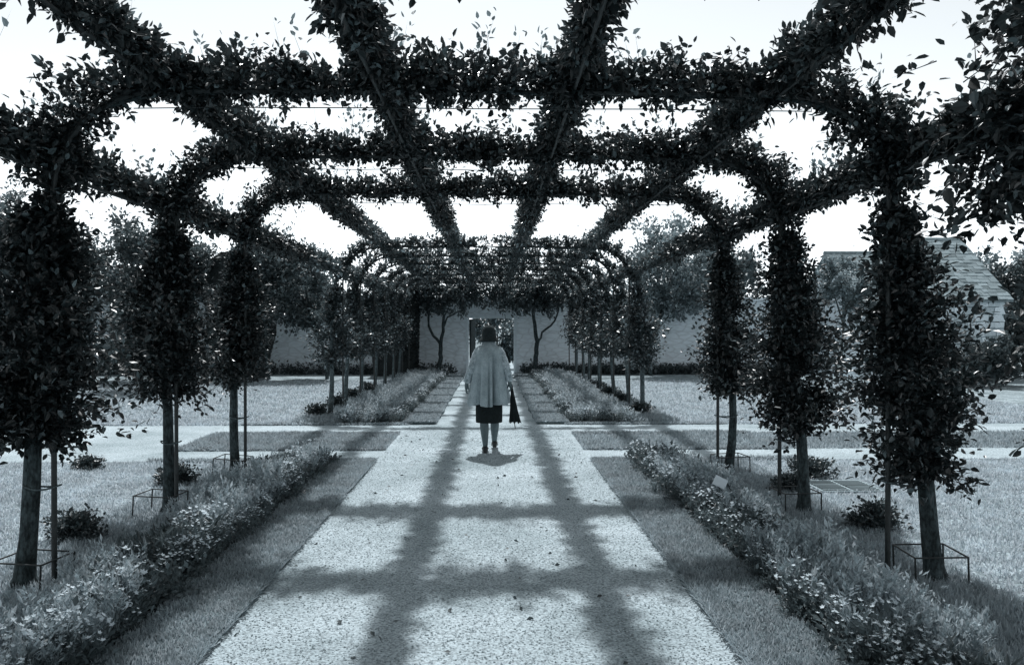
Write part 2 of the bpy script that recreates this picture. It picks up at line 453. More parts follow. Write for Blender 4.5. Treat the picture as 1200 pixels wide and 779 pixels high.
# ------------------------------------------------------------------ stone barn
def barn(name, x0, x1, y0, y1, ez, rz, label, stones):
    t = thing(name, ((x0 + x1) / 2, y0, 0), label, 'building')
    ox, oy = (x0 + x1) / 2, y0
    ym = (y0 + y1) / 2
    mb = MB()
    V = [(x0, y0, 0), (x1, y0, 0), (x1, y1, 0), (x0, y1, 0), (x0, y0, ez), (x1, y0, ez), (x1, y1, ez), (x0, y1, ez), (x0, ym, rz - .06), (x1, ym, rz - .06)]
    mb.add(V, [[0, 1, 5, 4], [2, 3, 7, 6]], [[3, 0, 4, 8, 7], [1, 2, 6, 9, 5]])
    rel(mb, ox, oy).build('wall', M['mortar'] if stones else M['lime'], t)
    if stones:
        proto = []
        for k in range(4):
            b = MB(); box(b, -.5, .5, -.5, .5, -.5, .5)
            b.v[0] = b.v[0] + rng.normal(0, .07, b.v[0].shape).astype(np.float32)
            proto.append(b.mesh('stone', M['stone']))
        z = .02
        while z < ez - .12:
            h = rng.uniform(.16, .27); h = min(h, ez - z - .01); x = x0
            while x < x1 - .08:
                w = min(rng.uniform(.22, .5), x1 - x)
                inst('stone', proto[rng.integers(4)], t, (x + w / 2 - ox, .02, z + h / 2), (0, 0, 0), (w * .93, .10, h * .90))
                x += w
            z += h
    # roof: two thin slopes, slates laid on the front one
    ov = .22; run = ym - y0; slope = math.atan2(rz - ez, run)
    rp = bpy.data.objects.new('roof', None)
    mb = MB()
    e = ov * math.tan(slope)
    for (ya, yb) in ((y0 - ov, ym), (y1 + ov, ym)):
        V = [(x0 - .15, ya, ez - e), (x1 + .15, ya, ez - e), (x1 + .15, yb, rz), (x0 - .15, yb, rz)]
        V += [(x, y, z + .05) for x, y, z in V]
        mb.add(V, [[3, 2, 1, 0], [4, 5, 6, 7], [0, 1, 5, 4], [2, 3, 7, 6], [1, 2, 6, 5], [3, 0, 4, 7]])
    rf = rel(mb, ox, oy).build('roof', M['slate'], t)
    b = MB(); box(b, -.5, .5, 0, 1, 0, .028); sm = b.mesh('slate', M['slate'])
    total = math.hypot(run + ov, rz - ez + e); nrow = 19; ex = total / nrow
    for r_ in range(nrow):
        x = x0 - .15 - (r_ % 2) * .14
        while x < x1 + .15:
            w = rng.uniform(.16, .34); xa, xb = max(x, x0 - .15), min(x + w, x1 + .15); x += w
            if xb - xa < .05: continue
            dd = r_ * ex - .02
            inst('slate', sm, rf, ((xa + xb) / 2 - ox, -ov + dd * math.cos(slope), ez - e + .062 + dd * math.sin(slope) + rng.uniform(0, .02)),
                 (slope - .06 + rng.normal(0, .015), rng.normal(0, .02), rng.normal(0, .015)), ((xb - xa) * .96, ex * 1.12, 1))
    rc = MB(); tube(rc, [(x0 - .15 - ox, run, rz + .05), (x1 + .15 - ox, run, rz + .05)], .09, 8); rc.build('ridge_cap', M['slate'], rf)
    return t
barn('stone_barn', 13.45, 15.75, 24.0, 29.0, 2.55, 4.50, 'rubble stone barn with slate roof beside the garden wall', True)
barn('lime_cottage', 11.45, 13.44, 24.4, 28.9, 2.45, 4.05, 'lower whitewashed outbuilding with slate roof joined to the stone barn', False)

# ------------------------------------------------------------------ pergola: iron frame and pleached trees
SP, Y0 = 1.90, 5.0
TX = 2.75
IDX_NEAR = [-1, 0, 1, 2]
IDX_FAR = list(range(5, 12))
def yi(i): return Y0 + SP * i
def half_arch(s, y, x_leg=2.60, z_s=2.42, top=3.06, from_ground=True):
    pts = [(s * x_leg, y, 0.0)] if from_ground else []
    pts += [(s * x_leg, y, z_s * f) for f in ((.5, 1.0) if from_ground else (1.0,))]
    for th in np.linspace(0, np.pi / 2, 9)[1:]:
        pts.append((s * (1.95 + (x_leg - 1.95) * math.cos(th)), y, z_s + (top - z_s) * math.sin(th)))
    pts += [(s * x, y, top + .015 * (1 - x / 1.95)) for x in (1.3, .65, 0.0)]
    return pts
RAILS = [(s * x, z) for s in (-1, 1) for x, z in ((2.63, 2.56), (1.88, 3.04), (0.60, 3.05))]
fr = thing('pergola_frame', (0, yi(0), 0), 'dark iron pipe pergola frame carrying the trained trees over the path', 'pergola')
for i in IDX_NEAR + IDX_FAR:
    mb = MB(); y = yi(i) - .03
    a = half_arch(-1, y); c = half_arch(1, y)
    tube(mb, a + c[::-1][1:], .017, 7)
    rel(mb, 0, yi(0)).build('hoop', M['iron'], fr)
for x, z in RAILS:
    mb = MB(); tube(mb, [(x, yi(-1) - 1, z), (x, yi(3), z), (x, yi(11) + .2, z)], .012, 6)
    rel(mb, 0, yi(0)).build('rail', M['iron'], fr)
for i in IDX_NEAR:   # wires just under the hoop tops
    mb = MB(); tube(mb, [(x_, yi(i) - .05, 2.955 + rng.normal(0, .006)) for x_ in np.linspace(-2.1, 2.1, 9)], .0035, 5)
    rel(mb, 0, yi(0)).build('wire', M['iron'], fr)

def bar_foliage(mb, path, per_m, k, rng, fine, L, rad=.16, shoots=1.5, zup=.06, flat=(1., 1., 1.)):
    Ln = plen(path); n = max(4, int(Ln * per_m))
    t = rng.uniform(0, Ln, n)
    ph = rng.uniform(0, 6.28, 3)
    dens = 0.78 + .22 * np.sin(t * 4.3 + ph[0]) * np.sin(t * 7.9 + ph[1])
    t = t[rng.uniform(0, 1, n) < dens]; n = len(t)
    P, T = along(path, t)
    d = rand_dirs(rng, n); d = d - T * (d * T).sum(1, keepdims=True) * .7
    d[:, 2] += .12; d = nrm(d)
    ln = rad * rng.uniform(.35, 1.15, n) * (.85 + .22 * np.sin(t * 5.1 + ph[2]) + .16 * np.sin(t * 12.7 + ph[0]))
    ln *= np.where(d[:, 2] < -.3, .8, 1.0)
    P = P + np.array([0, 0, zup])
    dv = d * ln[:, None] * np.array(flat); ln = np.linalg.norm(dv, axis=1); d = nrm(dv)
    spur_leaves(mb, P, d, ln, k, L, rng, spread=.030, fine=fine, up=.05)
    if fine: twigs(mb, P, d, ln, .004)
    # upright young shoots
    m = rng.poisson(Ln * shoots)
    if m:
        ts = rng.uniform(0, Ln, m); B, _ = along(path, ts); B = B + np.array([0, 0, .10])
        D = rng.normal(0, .22, (m, 3)); D[:, 2] += 1; D = nrm(D)
        sl = .10 + rng.gamma(2.0, .07, m)
        spur_leaves(mb, B, D, sl, 11 if fine else 5, L * .85, rng, spread=.016, fine=fine, mat=2, up=.35, t0=.1, follow=.5)
        twigs(mb, B, D, sl, .003)

LEAFM = bpy.data.meshes.new('tmp')
def single_leaf_mesh(L):
    mb = MB(); r = np.random.default_rng(3)
    leaves(mb, np.array([[0., 0, 0]]), np.array([[1., 0, 0]]), L, r, nup=np.array([[0, 0, 5.]]))
    tube(mb, [(-.02, 0, .004), (0, 0, 0)], .0015, 4)
    return mb.mesh('leaf', M['leaf'])
LEAF1 = single_leaf_mesh(.056)

def pleached(i, s, label, near):
    rg = np.random.default_rng(100 + i * 2 + (s > 0))
    y = yi(i); x = s * (TX if near else TX + .10)
    t = thing('pleached_tree', (x, y, 0), label, 'tree', 'pleached trees trained over the pergola')
    fine = near
    # trunk with a slight sweep
    lean = rg.normal(0, .05, 2)
    if (i, s) == (0, 1): lean = np.array([.17, 0.0])
    zs = np.array([-.02, .05, .12, .3, .6, .9, 1.2, 1.6, 2.0, 2.45])
    sw = np.sin(np.clip(zs / 1.3, 0, 1) * np.pi) * rg.normal(0, .025)
    ax = np.stack([lean[0] * (1 - zs / 2.45) ** 2 + sw - s * .10 * (zs / 2.45) ** 2, lean[1] * (1 - zs / 2.45) ** 2 + 0 * zs, zs], -1)
    r0 = (.058 if i < 1 else .050) if near else .046
    rad = r0 * (1 - .52 * zs / 2.45) * (1 + .55 * np.exp(-zs / .06))
    mb = MB(); tube(mb, ax, rad, 10, wob=.05, rng=rg)
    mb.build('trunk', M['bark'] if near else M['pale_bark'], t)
    if near:
        for zt in (.62, 1.35):
            xa, xb = np.interp(zt, zs, ax[:, 0]), s * 2.60 - x
            mb = MB(); m_ = (xa + xb) / 2; hw_ = abs(xa - xb) / 2 + .035
            th = np.linspace(0, 6.28318, 17)
            tube(mb, np.stack([m_ + hw_ * np.cos(th), -.015 + .052 * np.sin(th), zt + .012 * np.cos(th * 2)], -1), .006, 5, cap=False)
            mb.build('tie', M['pale_bark'], t)
    # limbs: over the hoop and along the rails
    ypm = SP / 2
    y_lo, y_hi = y - ypm, y + ypm
    if i == 2: y_hi = y + 1.5 * SP
    if i == 5: y_lo = y - 1.5 * SP
    if i == -1: y_lo = y - 1.3
    if i == 11: y_hi = y + .25
    arch = [(ax[-1][0] + x, y, 2.40)] + half_arch(s, y, x_leg=2.66, z_s=2.45, from_ground=False)[1:]
    cords = [[(s * px, y_lo, pz + .02), (s * px, y, pz + .03), (s * px, y_hi, pz + .02)] for px, pz in ((2.66, 2.58), (1.88, 3.06), (.60, 3.07))]
    for path, r_ in [(arch, .022)] + [(c, .013) for c in cords]:
        P, _ = along(path, np.linspace(0, plen(path), 14))
        P = P + rg.normal(0, .008, P.shape)
        mb = MB(); tube(mb, P - np.array([x, y, 0]), np.linspace(r_, r_ * .55, 14), 6)
        mb.build('branch', M['bark'], t)
    # crown: clothed column + hoop + rails
    crown = MB()
    dens = 1.0 if near else .5
    zb = {(-1, -1): .9, (-1, 1): .9, (0, -1): .98, (0, 1): .74, (1, -1): 1.12, (1, 1): .82, (2, -1): 1.06, (2, 1): .98}.get((i, s), 1.05 + rg.uniform(-.08, .08))
    RC = {(0, -1): .50, (0, 1): .43, (1, -1): .48, (1, 1): .46, (2, -1): .40, (2, 1): .35}.get((i, s), .43)
    ns = int((370 if near else 230) * RC / .4)
    z = zb + (2.40 - zb) * rg.uniform(0, 1, ns) ** 1.1
    u = (z - zb) / (2.40 - zb)
    prof = np.interp(u, [0, .07, .25, .50, .72, 1.0], [.62, 1.0, 1.10, .94, .58, .18])
    a = rg.uniform(0, 6.28, ns)
    B = np.stack([np.interp(z, zs, ax[:, 0]) + x, np.full(ns, y) + np.interp(z, zs, ax[:, 1]), z - .05], -1)
    D = nrm(np.stack([np.cos(a), np.sin(a), np.interp(u, [0, .12, 1], [-.25, .15, .45]) + rg.normal(0, .2, ns)], -1))
    lobes = 1 + .20 * np.sin(a * 2 + z * 6 + i) + .16 * np.sin(a * 3 - z * 9 + 2 * i + s)
    ln = RC * prof * rg.uniform(.45, 1.08, ns) * lobes
    kp = rg.uniform(0, 1, ns) < .72 + .4 * np.sin(a * 2 + z * 6 + i) + .25 * np.sin(z * 13 + i)
    B, D, ln = B[kp], D[kp], ln[kp]
    spur_leaves(crown, B, D, ln, 56 if near else 26, .047 if near else .066, rg, spread=.042, fine=fine, up=-.02, t0=.12)
    twigs(crown, B, D, ln, .005)
    pm, k, L = (140, 22, .049) if near else (105, 12, .066)
    bar_foliage(crown, arch, pm * (1.35 if near else 1), k, rg, fine, L, rad=.175 if near else .155, shoots=9 if near else 1.0, flat=(1, 2.5, .88) if near else (1, 1.2, .8))
    for c, rr in zip(cords, (.155, .165, .16)):
        bar_foliage(crown, c, pm, k, rg, fine, L, rad=rr if near else rr * .82, shoots=8 if near else .8, flat=(1.05, 1, .9))
    if (i, s) == (-1, 1):
        m_ = 120
        B = np.stack([rg.normal(2.80, .11, m_), rg.uniform(3.75, 4.25, m_), rg.uniform(2.25, 2.75, m_)], -1)
        D = nrm(rg.normal(0, .55, (m_, 3)) + np.array([-.15, 0, -.55]))
        spur_leaves(crown, B, D, rg.uniform(.15, .42, m_), 16, .062, rg, spread=.04, up=-.1)
        twigs(crown, B, D, .35, .004)
        m_ = 40
        B = np.stack([rg.normal(2.62, .10, m_), rg.uniform(3.3, 4.1, m_), rg.uniform(2.8, 3.15, m_)], -1)
        D = nrm(rg.normal(0, .6, (m_, 3)) + np.array([-.1, .2, -.1]))
        spur_leaves(crown, B, D, rg.uniform(.12, .3, m_), 16, .062, rg, spread=.04, up=-.05)
        twigs(crown, B, D, .25, .004)
    crown.v = [v - np.array([x, y, 0], np.float32) for v in crown.v]
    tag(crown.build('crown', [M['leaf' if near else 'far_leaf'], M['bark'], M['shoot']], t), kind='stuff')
    # outermost leaves that stand clear of the crown
    if i <= 0:
        nl = 90
        for q in range(nl):
            if q % 3 == 0 and i == 0:
                zz = rg.uniform(zb, 2.3); aa = rg.uniform(0, 6.28); rr = RC * np.interp((zz - zb) / (2.62 - zb), [0, .07, .25, .5, .72, 1.0], [.55, .95, 1.05, .82, .5, .32]) * rg.uniform(.85, 1.0)
                p = (math.cos(aa) * rr, math.sin(aa) * rr, zz); el = rg.uniform(-.5, .4)
            else:
                path = [arch, cords[0], cords[1], cords[2]][q % 4]
                P, T = along(path, np.array([rg.uniform(0, plen(path))]))
                aa = rg.uniform(0, 6.28); o_ = rand_dirs(rg, 1)[0]; o_ -= T[0] * o_.dot(T[0]); o_ /= np.linalg.norm(o_) + 1e-6
                pp = P[0] + o_ * rg.uniform(.12, .17); pp[2] += .02
                p = tuple(pp - np.array([x, y, 0])); aa = math.atan2(o_[1], o_[0]); el = math.asin(max(-1, min(1, o_[2]))) * .8
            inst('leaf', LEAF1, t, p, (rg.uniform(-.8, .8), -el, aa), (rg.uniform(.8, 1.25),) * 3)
    return t

SIDE = {1: 'barn side', -1: 'yew side'}
near_txt = {-1: 'overhanging pleached tree with only its topmost boughs in view, {}, before the near row',
            0: 'pleached tree with tall leafy column and thick trunk, third from the cross path, {}',
            1: 'pleached tree with broad leafy column, second from the cross path in near row, {}',
            2: 'slim pleached tree next to the cross path in the near row, {}'}
ordw = ['first', 'second', 'third', 'fourth', 'fifth', 'sixth', 'seventh']
for s in (-1, 1):
    for i in IDX_NEAR: pleached(i, s, near_txt[i].format(SIDE[s]), True)
    for n_, i in enumerate(IDX_FAR):
        pleached(i, s, 'small pale-trunked pleached tree, %s beyond the cross path in the far row, %s' % (ordw[n_], SIDE[s]), False)

# low wire guards round the near trunks
def guard(i, s):
    x, y = s * TX + (.14 if (i, s) == (0, 1) else 0), yi(i)
    nm = {0: 'third', 1: 'second', 2: 'first'}[i]
    t = thing('tree_guard', (x, y, 0), 'low square wire guard round trunk of the %s tree from cross path, %s' % (nm, SIDE[s]), 'tree guard', 'low wire guards at the trunks')
    t.rotation_euler = (rng.normal(0, .015), rng.normal(0, .05), rng.uniform(-.12, .12))
    w, h = .16, .18
    for a, b in ((-1, -1), (1, -1), (1, 1), (-1, 1)):
        m = MB(); tube(m, [(a * w, b * w, -.03), (a * w, b * w, h)], .006, 6); m.build('leg', M['iron'], t)
    for p, q in (((-1, -1), (1, -1)), ((1, -1), (1, 1)), ((1, 1), (-1, 1)), ((-1, 1), (-1, -1))):
        m = MB(); tube(m, [(p[0] * w, p[1] * w, h), (q[0] * w, q[1] * w, h)], .0055, 6); m.build('rail', M['iron'], t)
for s in (-1, 1):
    for i in (0, 1, 2): guard(i, s)

# ------------------------------------------------------------------ border plants
def leafy_mesh(seed, h=.34, r=.13, stems=24, spikes=True):
    rg = np.random.default_rng(seed); mb = MB()
    a = rg.uniform(0, 6.28, stems); rr = r * np.sqrt(rg.uniform(0, 1, stems))
    B = np.stack([rr * np.cos(a), rr * np.sin(a), np.zeros(stems)], -1)
    D = nrm(np.stack([np.cos(a) * rr * 2.2 + rg.normal(0, .10, stems), np.sin(a) * rr * 2.2 + rg.normal(0, .10, stems), np.ones(stems)], -1))
    ln = h * rg.uniform(.65, 1.15, stems)
    twigs(mb, B, D, ln, .004, mat=0)
    spur_leaves(mb, B, D, ln, 26, .042, rg, spread=.013, fine=False, up=.55, w=.30, t0=.1, follow=.4)
    if spikes:
        k = rg.uniform(0, 1, stems) < .55
        spur_leaves(mb, B[k] + D[k] * ln[k][:, None] * .8, D[k], ln[k] * .28, 12, .022, rg, spread=.007, fine=False, up=.4, w=.7, t0=0, mat=1)
    return mb.mesh('leafy_plant', [M['bed_leaf'], M['spike']])
def mound_mesh(seed, r, h, L, w):
    rg = np.random.default_rng(seed); mb = MB(); n = 34
    a = rg.uniform(0, 6.28, n); el = rg.uniform(.2, 1.5, n)
    D = np.stack([np.cos(a) * np.cos(el), np.sin(a) * np.cos(el), np.sin(el)], -1)
    ln = (r * np.cos(el) + h * np.sin(el)) * rg.uniform(.6, 1.15, n)
    spur_leaves(mb, np.zeros((n, 3)), D, ln, 9, L, rg, spread=.018, fine=True, up=.3, w=w, t0=.15)
    twigs(mb, np.zeros((n, 3)), D, ln, .003, mat=0)
    return mb.mesh('leafy_plant', [M['edge_leaf'], M['spike']])
def edging_meshes(seed, h=.20, r=.14, nf=13):
    rg = np.random.default_rng(seed); mb = MB(); stems = 26
    a = rg.uniform(0, 6.28, stems); el = rg.uniform(.25, 1.2, stems)
    D = np.stack([np.cos(a) * np.cos(el), np.sin(a) * np.cos(el), np.sin(el)], -1)
    ln = np.where(el > .8, h, r * 1.1) * rg.uniform(.7, 1.1, stems)
    spur_leaves(mb, np.zeros((stems, 3)), D, ln, 16, .034, rg, spread=.022, fine=False, up=.25, w=.5, t0=.2)
    fl = MB()
    for q in range(nf):
        a = rg.uniform(0, 6.28); rr = r * math.sqrt(rg.uniform()) * .95
        c = np.array([rr * math.cos(a), rr * math.sin(a), h * (1.08 - .5 * (rr / r) ** 2) + rg.uniform(0, .03)])
        n_ = 10; R_ = rg.uniform(.008, .0145)
        th = np.linspace(0, 6.28, n_, endpoint=False) + rg.uniform(0, 1)
        tl = rg.normal(0, .35, 2)
        ring = np.stack([np.cos(th), np.sin(th), .35 + tl[0] * np.cos(th) + tl[1] * np.sin(th)], -1) * R_ * np.where(np.arange(n_) % 2, 1.0, .55)[:, None] + c
        V = np.concatenate([[c], ring]); F = [[0, 1 + j, 1 + (j + 1) % n_] for j in range(n_)]
        fl.add(V, F)
    return mb.mesh('foliage', M['edge_leaf']), fl.mesh('blossom', M['petal'])
LEAFY = [leafy_mesh(20 + k, h=hh, spikes=sp) for k, (hh, sp) in enumerate(((.20, True), (.27, True), (.20, False), (.23, True), (.19, False)))]
LEAFY[2] = mound_mesh(71, .15, .15, .042, .5); LEAFY[4] = mound_mesh(72, .16, .11, .075, .22)
EDGE = [edging_meshes(40 + k, nf=nf) for k, nf in enumerate((44, 26, 60, 12))]
def bushy_mesh(seed):
    rg = np.random.default_rng(seed); mb = MB(); n = 46
    a = rg.uniform(0, 6.28, n); el = rg.uniform(.15, 1.5, n)
    D = np.stack([np.cos(a) * np.cos(el), np.sin(a) * np.cos(el), np.sin(el)], -1)
    ln = (.24 * np.cos(el) + .30 * np.sin(el)) * rg.uniform(.7, 1.1, n)
    spur_leaves(mb, np.zeros((n, 3)), D, ln, 12, .062, rg, spread=.02, fine=False, up=.35, w=.42, t0=.1)
    twigs(mb, np.zeros((n, 3)), D, ln, .004, mat=0)
    return mb.mesh('bushy_plant', [M['bed_leaf'], M['spike']])
BUSHY = [bushy_mesh(60 + k) for k in range(4)]
LOOK = ('spiky plant', 'tall spiky plant', 'broad-leaved plant', 'upright spiky plant', 'grassy-leaved plant')
ELOOK = ('well-flowered', 'loosely flowered', 'thickly flowered', 'barely flowered')
def abreast(y, far=False):
    if far:
        k = int(np.clip(round((y - yi(5)) / SP), 0, 6))
        return ordw[k] + ' far tree'
    k = int(np.clip(round((y - yi(0)) / SP), 0, 2))
    return ('third', 'second', 'first')[k] + ' tree from cross path'
def plant_leafy(x, y, sc, where, group, row):
    q = math.sin(y * 2.1 + x * 1.7 + (1.0 if x > 0 else 3.2)) + .6 * math.sin(y * 5.3 - x * 3) + rng.normal(0, .35)
    v = 2 if q < -.85 else 4 if q < -.45 else 0 if q < .3 else 3 if q < .9 else 1
    o = inst('leafy_plant', LEAFY[v], None, (x, y, .02), (rng.normal(0, .06), rng.normal(0, .06), rng.uniform(0, 6.28)), (sc, sc, sc * rng.uniform(.85, 1.15)))
    tag(o, '%s, %s row of border %s, by %s' % (LOOK[v], row, where, abreast(y)), 'plant', group)
def plant_bushy(x, y, sc, where, group, row):
    o = inst('bushy_plant', BUSHY[rng.integers(4)], None, (x, y, .02), (0, 0, rng.uniform(0, 6.28)), (sc, sc, sc * rng.uniform(.8, 1.15)))
    tag(o, 'bushy plant, %s row of far border on %s, abreast of %s' % (row, where, abreast(y, True)), 'plant', group)
def plant_edge(x, y, sc, where, group, far=False):
    v = rng.integers(4); f, b = EDGE[v]
    o = thing('flowering_plant', (x, y, .02), '%s edging plant in %sborder %s, abreast of %s' % (ELOOK[v], 'far ' if far else '', where, abreast(y, far)), 'flower', group)
    o.rotation_euler = (0, 0, rng.uniform(0, 6.28)); o.scale = (sc,) * 3
    inst('foliage', f, o); bo = inst('blossom', b, o); bo['kind'] = 'stuff'
for s in (-1, 1):
    wh = 'beside drain cover' if s > 0 else 'opposite drain cover'
    y = 3.1
    while y < 9.35:
        for xx in (1.96, 2.13, 2.31):
            plant_leafy(s * (xx + rng.normal(0, .05)), y + rng.normal(0, .05), rng.uniform(.75, 1.15) * (1.0 if xx < 2.2 else .82), wh, 'leafy plants of the near borders', {1.96: 'front', 2.13: 'middle', 2.31: 'back'}[xx])
        plant_edge(s * (1.83 + rng.normal(0, .03)), y + rng.normal(0, .04), rng.uniform(.8, 1.2), wh, 'white flowers edging the near borders')
        if rng.uniform() < .6:
            plant_edge(s * (1.98 + rng.normal(0, .05)), y + rng.normal(0, .05), rng.uniform(1.0, 1.35), wh, 'white flowers edging the near borders')
        y += .20
    wh = SIDE[s]
    y = 13.4
    while y < 26.8:
        for xx in (1.70, 2.02, 2.36):
            plant_bushy(s * (xx + rng.normal(0, .06)), y + rng.normal(0, .07), rng.uniform(.5, .8), wh, 'bushy plants of the far borders', {1.70: 'front', 2.02: 'middle', 2.36: 'back'}[xx])
        plant_edge(s * (1.46 + rng.normal(0, .04)), y + rng.normal(0, .06), rng.uniform(.8, 1.15), wh, 'white flowers edging the far borders', True)
        y += .42
    for q in range(5):   # flowers across the near end of the far borders
        plant_edge(s * (1.55 + q * .2), 13.38 + rng.normal(0, .03), 1.1, wh, 'white flowers edging the far borders', True)

# rough grass and leaf litter strip at the tree feet
for s in (-1, 1):
    a, b = sorted((s * 2.38, s * 3.15))
    blades('rough_grass', 18000, a, b, 2.6, 9.5, .0, .055, M['verge_blade'], 'longer uncut grass around the tree feet', wid=.005)
    a, b = sorted((s * 2.4, s * 3.2))
    blades('rough_grass', 9000, a, b, 13.2, 26.8, .0, .09, M['verge_blade'], 'longer uncut grass along the far tree row', wid=.008)

mb = MB()
for cx, sx in ((5.2, 1.6), (-5.5, 1.8)):
    n = 260 if cx > 0 else 90
    P = np.stack([rng.normal(cx, sx, n), rng.uniform(3.5, 9.3, n), rng.uniform(.02, .035, n)], -1)
    P = P[np.abs(P[:, 0]) > 3.0]
    leaves(mb, P, rand_dirs(rng, len(P)) * np.array([1, 1, .2]), rng.uniform(.018, .04, len(P)), rng, fine=False)
tag(mb.build('fallen_petals', M['petal']), 'pale fallen leaves and petals strewn on the lawn', kind='stuff')

mb = MB(); n = 150
P = np.stack([rng.uniform(-PH, PH, n), rng.uniform(3, 12, n), rng.uniform(.008, .014, n)], -1)
leaves(mb, P, rand_dirs(rng, n) * np.array([1, 1, .15]), rng.uniform(.025, .05, n), rng, fine=False)
tag(mb.build('leaf_litter', M['clump']), 'fallen dark leaves strewn on the gravel', kind='stuff')

# low dark clumps
def clump(x, y, w, h, label, n=110, L=.036, group='low dark clumps on the grass'):
    t = thing('low_clump', (x, y, 0), label, 'plant', group); h *= .72
    rg = np.random.default_rng(int(abs(x * 991 + y * 77)))
    a = rg.uniform(0, 6.28, n); el = rg.uniform(.05, 1.5, n)
    D = np.stack([np.cos(a) * np.cos(el), np.sin(a) * np.cos(el) * .7, np.sin(el)], -1)
    ln = (w * np.cos(el) + h * np.sin(el)) * rg.uniform(.7, 1.05, n)
    mb = MB(); spur_leaves(mb, np.zeros((n, 3)), nrm(D), ln * .85, 18, L, rg, spread=.016, fine=False, up=.1, t0=.35)
    tag(mb.build('foliage', M['clump'], t), kind='stuff')
    mb = MB(); twigs(mb, np.zeros((n, 3)) - np.array([0, 0, .01]), nrm(D), ln * .9, .005, mat=0); mb.build('stem', M['bark'], t)
clump(-3.07, 6.1, .25, .20, 'dark leafy clump beside the thick-trunked tree on the yew side')
clump(-3.13, 8.25, .24, .20, 'dark leafy clump between second and first near trees on the yew side')
clump(-4.5, 9.15, .22, .07, 'flat dark tuft alone on the lawn near the cross path', 70)
clump(3.15, 6.27, .24, .23, 'rounded dark clump beside the leaning trunk on the barn side')
clump(3.52, 8.45, .34, .12, 'low ragged clump growing behind the iron drain cover')
clump(3.02, 7.75, .2, .16, 'small dark clump between drain cover and tree trunk', 70)
for s, lst in ((-1, ((14.55, .3), (16.2, .28), (18.1, .3), (20.2, .26))), (1, ((14.75, .3), (16.9, .32), (18.6, .3), (20.6, .3)))):
    for q, (y, w) in enumerate(lst):
        clump(s * 2.9 - .1, y - .25, w, .24, 'dark clump at the foot of the %s far tree, %s' % (ordw[q], SIDE[s]), 70, .05)

# iron drain cover
t = thing('drain_cover', (3.60, 7.90, 0), 'two-panel iron drain cover set in the lawn', 'drain cover')
m = MB()
for x0, x1, y0, y1 in ((-.31, .31, -.28, -.25), (-.31, .31, .25, .28), (-.31, -.28, -.25, .25), (.28, .31, -.25, .25), (-.015, .015, -.25, .25)):
    box(m, x0, x1, y0, y1, -.01, .020)
m.build('frame', M['mortar'], t)
for s in (-1, 1):
    m = MB(); box(m, s * .1475 - .131, s * .1475 + .131, -.248, .248, .002, .016); p = m.build('panel', M['iron'], t)
    b = MB(); box(b, -.128, .128, -.008, .008, .017, .028); bm = b.mesh('bar', M['slate'])
    for q in range(8): inst('bar', bm, p, (s * .1475, -.21 + q * .06, 0))

# white plant label in the border
t = thing('plant_label', (2.04, 6.75, .02), 'tilted white plant label card standing in the border', 'plant label')
m = MB(); tube(m, [(0, 0, -.03), (0, 0, .24)], .005, 6); m.build('stake', M['iron'], t)
m = MB(); box(m, -.055, .055, -.004, .004, -.04, .05); c = m.build('card', M['card'], t); c.location = (0, -.01, .26); c.rotation_euler = (R(-35), R(24), R(-20))

# ------------------------------------------------------------------ background trees and shrubs
def bg_tree(name, x, y, h, rx, label, mat, zlow=.6, n=240, k=16, L=.13, trunk=.1, seed=1, cat='tree', group=None, off=0.0, ry=None, bark='bark'):
    rg = np.random.default_rng(seed)
    t = thing(name, (x, y, 0), label, cat, group)
    ry = ry or rx
    cz = (zlow + h) / 2; rz = (h - zlow) / 2
    if trunk:
        mb = MB(); top = cz + rz * .3
        zz = np.linspace(-.02, top, 7); tube(mb, np.stack([.06 * np.sin(zz * 1.7 + seed) + off * np.clip((zz - .8) / 2.5, 0, 1), .05 * np.cos(zz * 1.3 + seed), zz], -1), np.linspace(trunk, trunk * .35, 7), 8)
        mb.build('trunk', M[bark], t)
        mb = MB()
        for q in range(6):
            a = q * 1.05 + rg.uniform(0, .6); z0 = max(zlow * .8, .3) + rg.uniform(0, .3) * rz
            e = np.array([off + math.cos(a) * rx * .7, math.sin(a) * ry * .7, cz + rg.uniform(-.2, .6) * rz])
            b0 = np.array([off * .3, 0, z0]); mid = (b0 + e) / 2 + np.array([0, 0, .1 * rz])
            tube(mb, [b0, mid, e], [trunk * .5, trunk * .32, trunk * .12], 6, cap=False)
        mb.build('limbs', M[bark], t)
    # clumps through the crown's volume
    n = int(n * 2.4); nc = max(14, n // 14)
    d = rand_dirs(rg, nc); rad = rg.uniform(.45, 1.0, nc) ** .6
    C = d * rad[:, None] * np.array([rx, ry, rz]) * rg.uniform(.82, 1.12, (nc, 1)); C[:, 2] += cz; C[:, 0] += off
    idx = rg.integers(0, nc, n)
    B = C[idx]; cs = np.minimum(rx, rz) * rg.uniform(.22, .42, n)
    D = rand_dirs(rg, n); D[:, 2] += .25; D = nrm(D)
    mb = MB(); spur_leaves(mb, B, D, cs, k, L, rg, spread=L * .5, fine=False, up=.05, t0=.2, follow=.7)
    tag(mb.build('crown', M[mat], t), kind='stuff')
    return t
